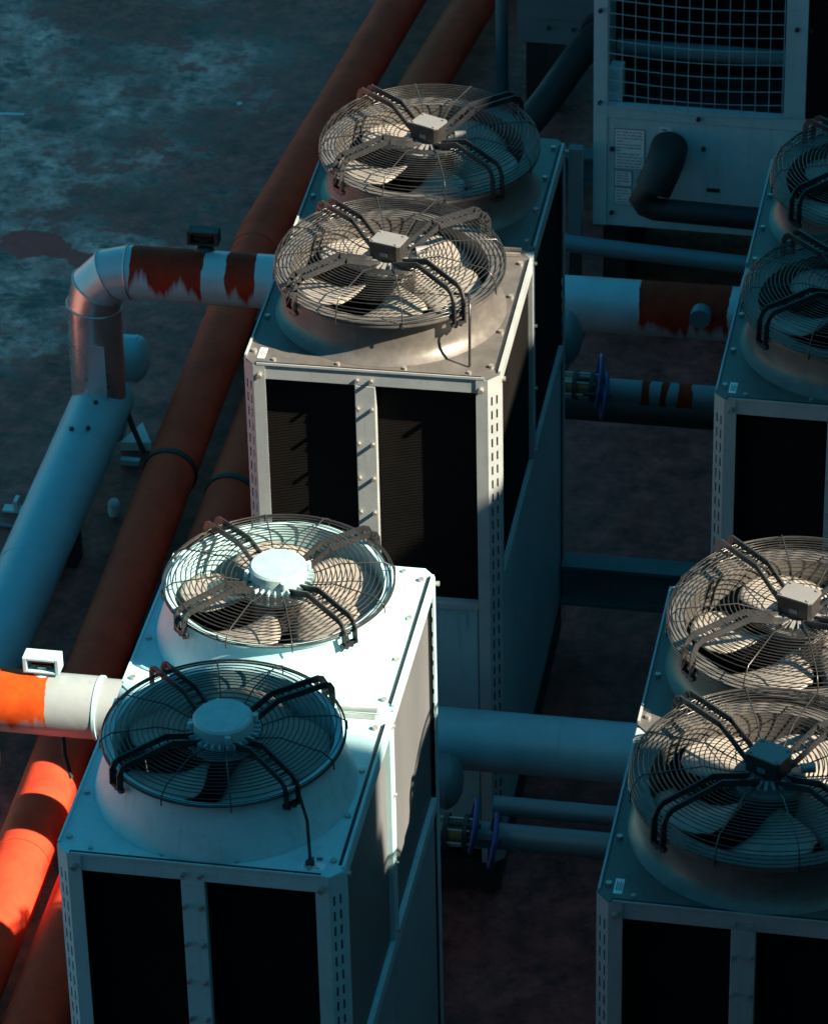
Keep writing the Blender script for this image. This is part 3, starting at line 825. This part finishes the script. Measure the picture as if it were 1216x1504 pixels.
def manifold(loc, lab):
    t = thing('flanged_coupling', lab, 'pipe coupling', loc, group='flanged couplings at the chiller corners')
    for x in (-.10, -.02, .06):
        MB().tube([(x-.010,0,0),(x+.010,0,0)], .074, 24, True).build('flange', 'dark_steel', t)
    MB().tube([(-.09,0,0),(.05,0,0)], .046, 20, True).build('body', 'brass', t)
    for k in range(6):
        a = 2*PI*k/6+.3
        MB().tube([(-.125,.058*math.cos(a),.058*math.sin(a)),(.085,.058*math.cos(a),.058*math.sin(a))], .0065, 8).build('stud', 'bolt', t)
    return t
manifold((.985,2.18,-1.455), 'dark flanged coupling with brass glints behind the white chiller')
manifold((1.02,5.56,-1.415), 'dark flanged coupling behind the grey chiller')

# ------------------------------------------------------------------ steel under the units
def beam(x0, x1, y, z, lab, h=.16, mat='steel_beam'):
    t = thing('steel_beam', lab, 'beam', ((x0+x1)/2, y, z)); w = (x1-x0)/2
    MB().box(-w,w,-.06,.06,-.018,0).build('top_flange', mat, t)
    MB().box(-w,w,-.012,.012,-h,-.0185).build('web', mat, t)
    MB().box(-w,w,-.06,.06,-h-.018,-h-.0005).build('bottom_flange', mat, t)
    return t
beam(1.00, 1.84, 5.14, -2.11, 'teal steel beam on the roof between the two rear chillers', .2)
beam(.1, 3.0, 9.55, -2.36, 'teal steel beam behind the far fan, left of the mesh-guarded cabinet', .16)

# ------------------------------------------------------------------ tall cabinet with a wire guard (upper right)
EY = 8.3; EB = -2.10
e = thing('mesh_cabinet', 'tall grey cabinet with a wire mesh guard and white labels, upper right', 'cabinet', (.70,EY,EB), rz=-.02)
EW = 1.30; EH = 2.0; ED = 1.1
PZ = .64
MB().box(0,.072,0,.06,0,EH).build('corner_post', 'pale_cabinet', e)
MB().box(.99,1.10,0,.06,PZ+.072,EH).build('corner_post', 'pale_cabinet', e)
MB().box(.0725,2.4,.002,.05,PZ,PZ+.07).build('rail', 'pale_cabinet', e)
MB().box(.0735,2.4,.006,.05,.0,PZ-.004).build('lower_panel', 'pale_cabinet', e)
MB().box(.0,2.4,.0605,ED,-.003,.05).build('floor_pan', 'dark_steel', e)
MB().box(.0,.03,.0605,ED,.052,EH).build('side_panel', 'pale_cabinet', e)
MB().box(.031,2.4,.55,.58,.6,EH).build('coil_panel', 'coil', e)
MB().box(.0725,.14,.052,.16,PZ+.0725,PZ+.25).build('inner_gusset', 'pale_cabinet', e)
MB().tube([(.08,.30,PZ+.26),(2.4,.30,PZ+.26)], .045, 20).build('inner_tube', 'steel_beam', e)
MB().box(.031,2.4,.0605,.55,PZ+.0,PZ+.012).build('inner_shelf', 'dark_steel', e)
MB().box(1.101,2.4,.01,.05,PZ+.072,EH).build('next_panel', 'coil', e)
MB().box(1.18,2.4,.0,.009,PZ+.072,EH).build('next_panel', 'coil', e)
for x in (.1, 1.0, 2.2): MB().box(x-.06,x+.06,.10,.9,-(EB-GZ)-.0+.001 if False else GZ-EB+.001,-.004).build('foot', 'dark_steel', e)
# wire guard bulging out from the opening
def bulge(u, v): return -.030-.03*math.sin(PI*min(1,max(0,u)))*math.sin(PI*min(1,max(0,.25+v*.75)))
gx0, gx1, gz0, gz1 = .085, .985, PZ+.085, EH-.05
NX, NZ = 14, 17
for i in range(NX):
    u = i/(NX-1); x = gx0+(gx1-gx0)*u
    MB().tube([(x, bulge(u, j/12), gz0+(gz1-gz0)*j/12-.010*math.sin(PI*u)*(1-j/12)) for j in range(13)], .0023, 5).build('guard_wire', 'cabinet', e)
for j in range(NZ):
    v = j/(NZ-1); z = gz0+(gz1-gz0)*v
    long = j % 4 == 0
    pts = [(gx0+(gx1-gx0)*i/12, bulge(i/12, v)-.005, z-.010*math.sin(PI*i/12)*(1-v)) for i in range(13)]
    if long: pts = [(.03,-.012,z)]+pts+[(1.04,-.012,z)]
    MB().tube(pts, .0023, 5).build('guard_wire', 'cabinet', e)
bm = MB()
for x, z in ((.035,PZ+.085),(.035,gz0+.53),(1.045,gz0+.50),(.10,.08),(.10,.46),(.58,.50),(.55,PZ+.03),(1.12,gz0+.5)): bolt_mb(bm, (x,.0,z), (0,-1,0), .012, .016)
bm.build('bolt', 'dark_steel', e, stuff=True)
def plate(x0, x1, z0, z1, lines, name='label_plate'):
    q = MB(); q.box(x0-.004,x1+.004,.003,.0055,z0-.004,z1+.004); fr = q.build('label_border', 'ink', e)
    q = MB(); q.box(x0,x1,.0015,.0029,z0,z1); p = q.build(name, 'label', e)
    q = MB(); random.seed(int(x0*1e4)+int(z0*1e3))
    for k in range(lines):
        z = z1-(k+.8)*(z1-z0)/(lines+.5); a = x0+.008
        while a < x1-.02:
            b = min(x1-.008, a+random.uniform(.012,.035)); q.box(a,b,.0004,.0013,z-.0022,z+.0022); a = b+.006
            if random.random() < .15: break
    q.build('print', 'ink', p)
plate(.115,.268,.345,.575,12)
plate(.115,.203,.242,.328,5)
plate(.115,.203,.13,.228,5)
q = MB(); q.prism([(0,0),(.055,0),(.072,.016),(.055,.032),(0,.032)], 0, .003)
ar = q.build('arrow_label', 'label', e, loc=(.345,.003,.575), rot=(PI/2,0,0))
q = MB(); q.prism([(.012,.012),(.042,.012),(.042,.020),(.012,.020)], .0032, .004); q.build('print', 'ink', ar)
MB().box(.60,.67,.001,.0055,.245,.265).build('slot_cover', 'dark_steel', e)
# black insulated pipe leaving the cabinet
bp = thing('insulated_pipe', 'thick black insulated pipe bending out of the mesh-guarded cabinet', 'pipe', (.70,EY,EB), rz=-.02)
MB().tube([(.40,.003,.49),(.40,-.11,.48),(.385,-.17,.44),(.345,-.20,.345)], .098, 24, True).build('sleeve', 'black', bp)
MB().tube([(.352,-.195,.37),(.305,-.20,.32),(.288,-.205,.285),(.31,-.205,.25),(.36,-.205,.232),(.46,-.205,.23),(1.25,-.205,.215)], .060, 24, True).build('insulated_run', 'black', bp)
# pipe under the cabinet
o = MB().tube([(.55,0,.02),(.82,0,0),(1.75,0,-.05),(3,0,-.07)], .045, 20).build('small_pipe', 'pipe_small_plain', loc=(.0,7.6,-1.84)); tag(o, 'thin teal pipe below the mesh-guarded cabinet', 'pipe')
o = MB().bar((.86,7.45,-2.0),(.74,6.75,-2.1),.05,.05).build('angle_bracket', 'steel_beam'); tag(o, 'slanting angle iron beside the grey chiller, under the thin pipe', 'bracket')
o = MB().tube([(0,0,0),(0,-.07,0)], .05, 20).build('pipe_plug', 'pipe_small_plain', loc=(1.49,6.38,-1.46)); tag(o, 'round plug on the dark red part of the pipe behind the grey chiller', 'pipe plug')
# post and uprights beside the grey chiller's back corner
t = thing('stand', 'small teal stand between the grey chiller and the mesh-guarded cabinet', 'stand', (.615,8.25,GZ))
MB().box(-.035,.035,-.03,.03,.45,.98).build('upright', 'steel_beam', t); MB().box(-.16,.05,-.025,.025,.40,.4495).build('foot_rail', 'steel_beam', t)
MB().box(-.03,.03,-.025,.025,.001,.3995).build('leg', 'dark_steel', t)

# ------------------------------------------------------------------ cabinet far behind, post, black duct
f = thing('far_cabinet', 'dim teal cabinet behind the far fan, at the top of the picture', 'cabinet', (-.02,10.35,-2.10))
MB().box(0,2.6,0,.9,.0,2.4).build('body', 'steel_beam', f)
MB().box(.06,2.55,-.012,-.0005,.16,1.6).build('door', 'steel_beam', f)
bm = MB()
for x in (.18,.32,.62): bolt_mb(bm, (x,-.001,.10), (0,-1,0), .012, .012)
bm.build('bolt', 'dark_steel', f, stuff=True)
for x in (.1, 2.4): MB().box(x-.06,x+.06,.05,.85,-.499,-.003).build('foot', 'dark_steel', f)
o = MB().tube([(0,0,.001),(0,0,2.8)], .036, 20).build('standpipe', 'pipe_small_plain', loc=(-.16,10.65,GZ)); tag(o, 'slim teal upright pipe at the top, left of the dim cabinet', 'pipe')
d = thing('duct', 'black sloping duct behind the far fan, below the dim cabinet', 'duct', (0,0,0))
MB().tube([(.46,10.30,-1.98),(.37,10.05,-2.02),(.24,9.7,-2.13),(.02,9.15,-2.28),(-.05,8.95,-2.40)], .085, 24).build('insulated_section', 'black', d)
MB().tube([(.455,10.345,-1.98),(.455,10.28,-1.985)], .105, 24).build('collar', 'dark_steel', d)
o = MB().box(.55,.72,10.16,10.20,-2.26,-2.20).build('bracket_plate', 'bolt'); tag(o, 'small pale bracket under the dim far cabinet', 'bracket')

# ------------------------------------------------------------------ litter and small fittings on the roof
def scrap(name, poly, loc, rz, h, mat, lab, cat):
    o = MB().prism(poly, .001, h).build(name, mat, loc=(loc[0],loc[1],GZ), rot=(0,0,rz)); tag(o, lab, cat)
scrap('paper_scrap', [(-.075,-.012),(.07,-.016),(.08,.006),(.0,.014),(-.07,.010)], (-2.95,10.0), .1, .006, 'scrap', 'white paper strip lying on the roof at the left edge', 'litter')
scrap('paper_scrap', [(-.012,-.02),(.016,-.015),(.02,.014),(-.008,.02)], (-1.66,10.3), .4, .01, 'scrap', 'tiny white scrap on the dark roof near the red pipe', 'litter')
scrap('drain_cover', [(-.09,-.09),(.07,-.10),(.02,.10)], (-1.40,6.62), .2, .05, 'scrap', 'pale triangular scrap beside the domed pipe end', 'litter')
scrap('metal_offcut', [(-.05,-.018),(.05,-.018),(.05,.018),(-.05,.018)], (-1.39,6.40), .0, .03, 'pipe_elbow', 'short teal metal offcut between the clad run and the red pipe', 'litter')
o = MB().lathe([(.028,0),(.032,.02),(.030,.07),(.022,.085),(.0005,.088)], 20).build('plastic_cap', 'scrap', loc=(-1.36,5.93,GZ+.001)); tag(o, 'small white plastic cap on the roof beside the clad run', 'cap')
t = thing('pipe_clip', 'small pale bracket on the roof at the left edge, beside the clad run', 'bracket', (-1.87,5.90,GZ))
MB().box(-.05,.05,-.03,.03,.001,.012).build('foot', 'scrap', t); MB().box(.01,.03,-.03,.03,.0125,.07).build('upright', 'scrap', t)
o = MB().tube([(-2.4,5.78,GZ+.012),(-2.1,5.76,GZ+.012),(-1.7,5.72,GZ+.012)], .010, 8).build('cable', 'pipe_small_plain'); tag(o, 'thin teal cable lying on the roof at the left edge', 'cable')
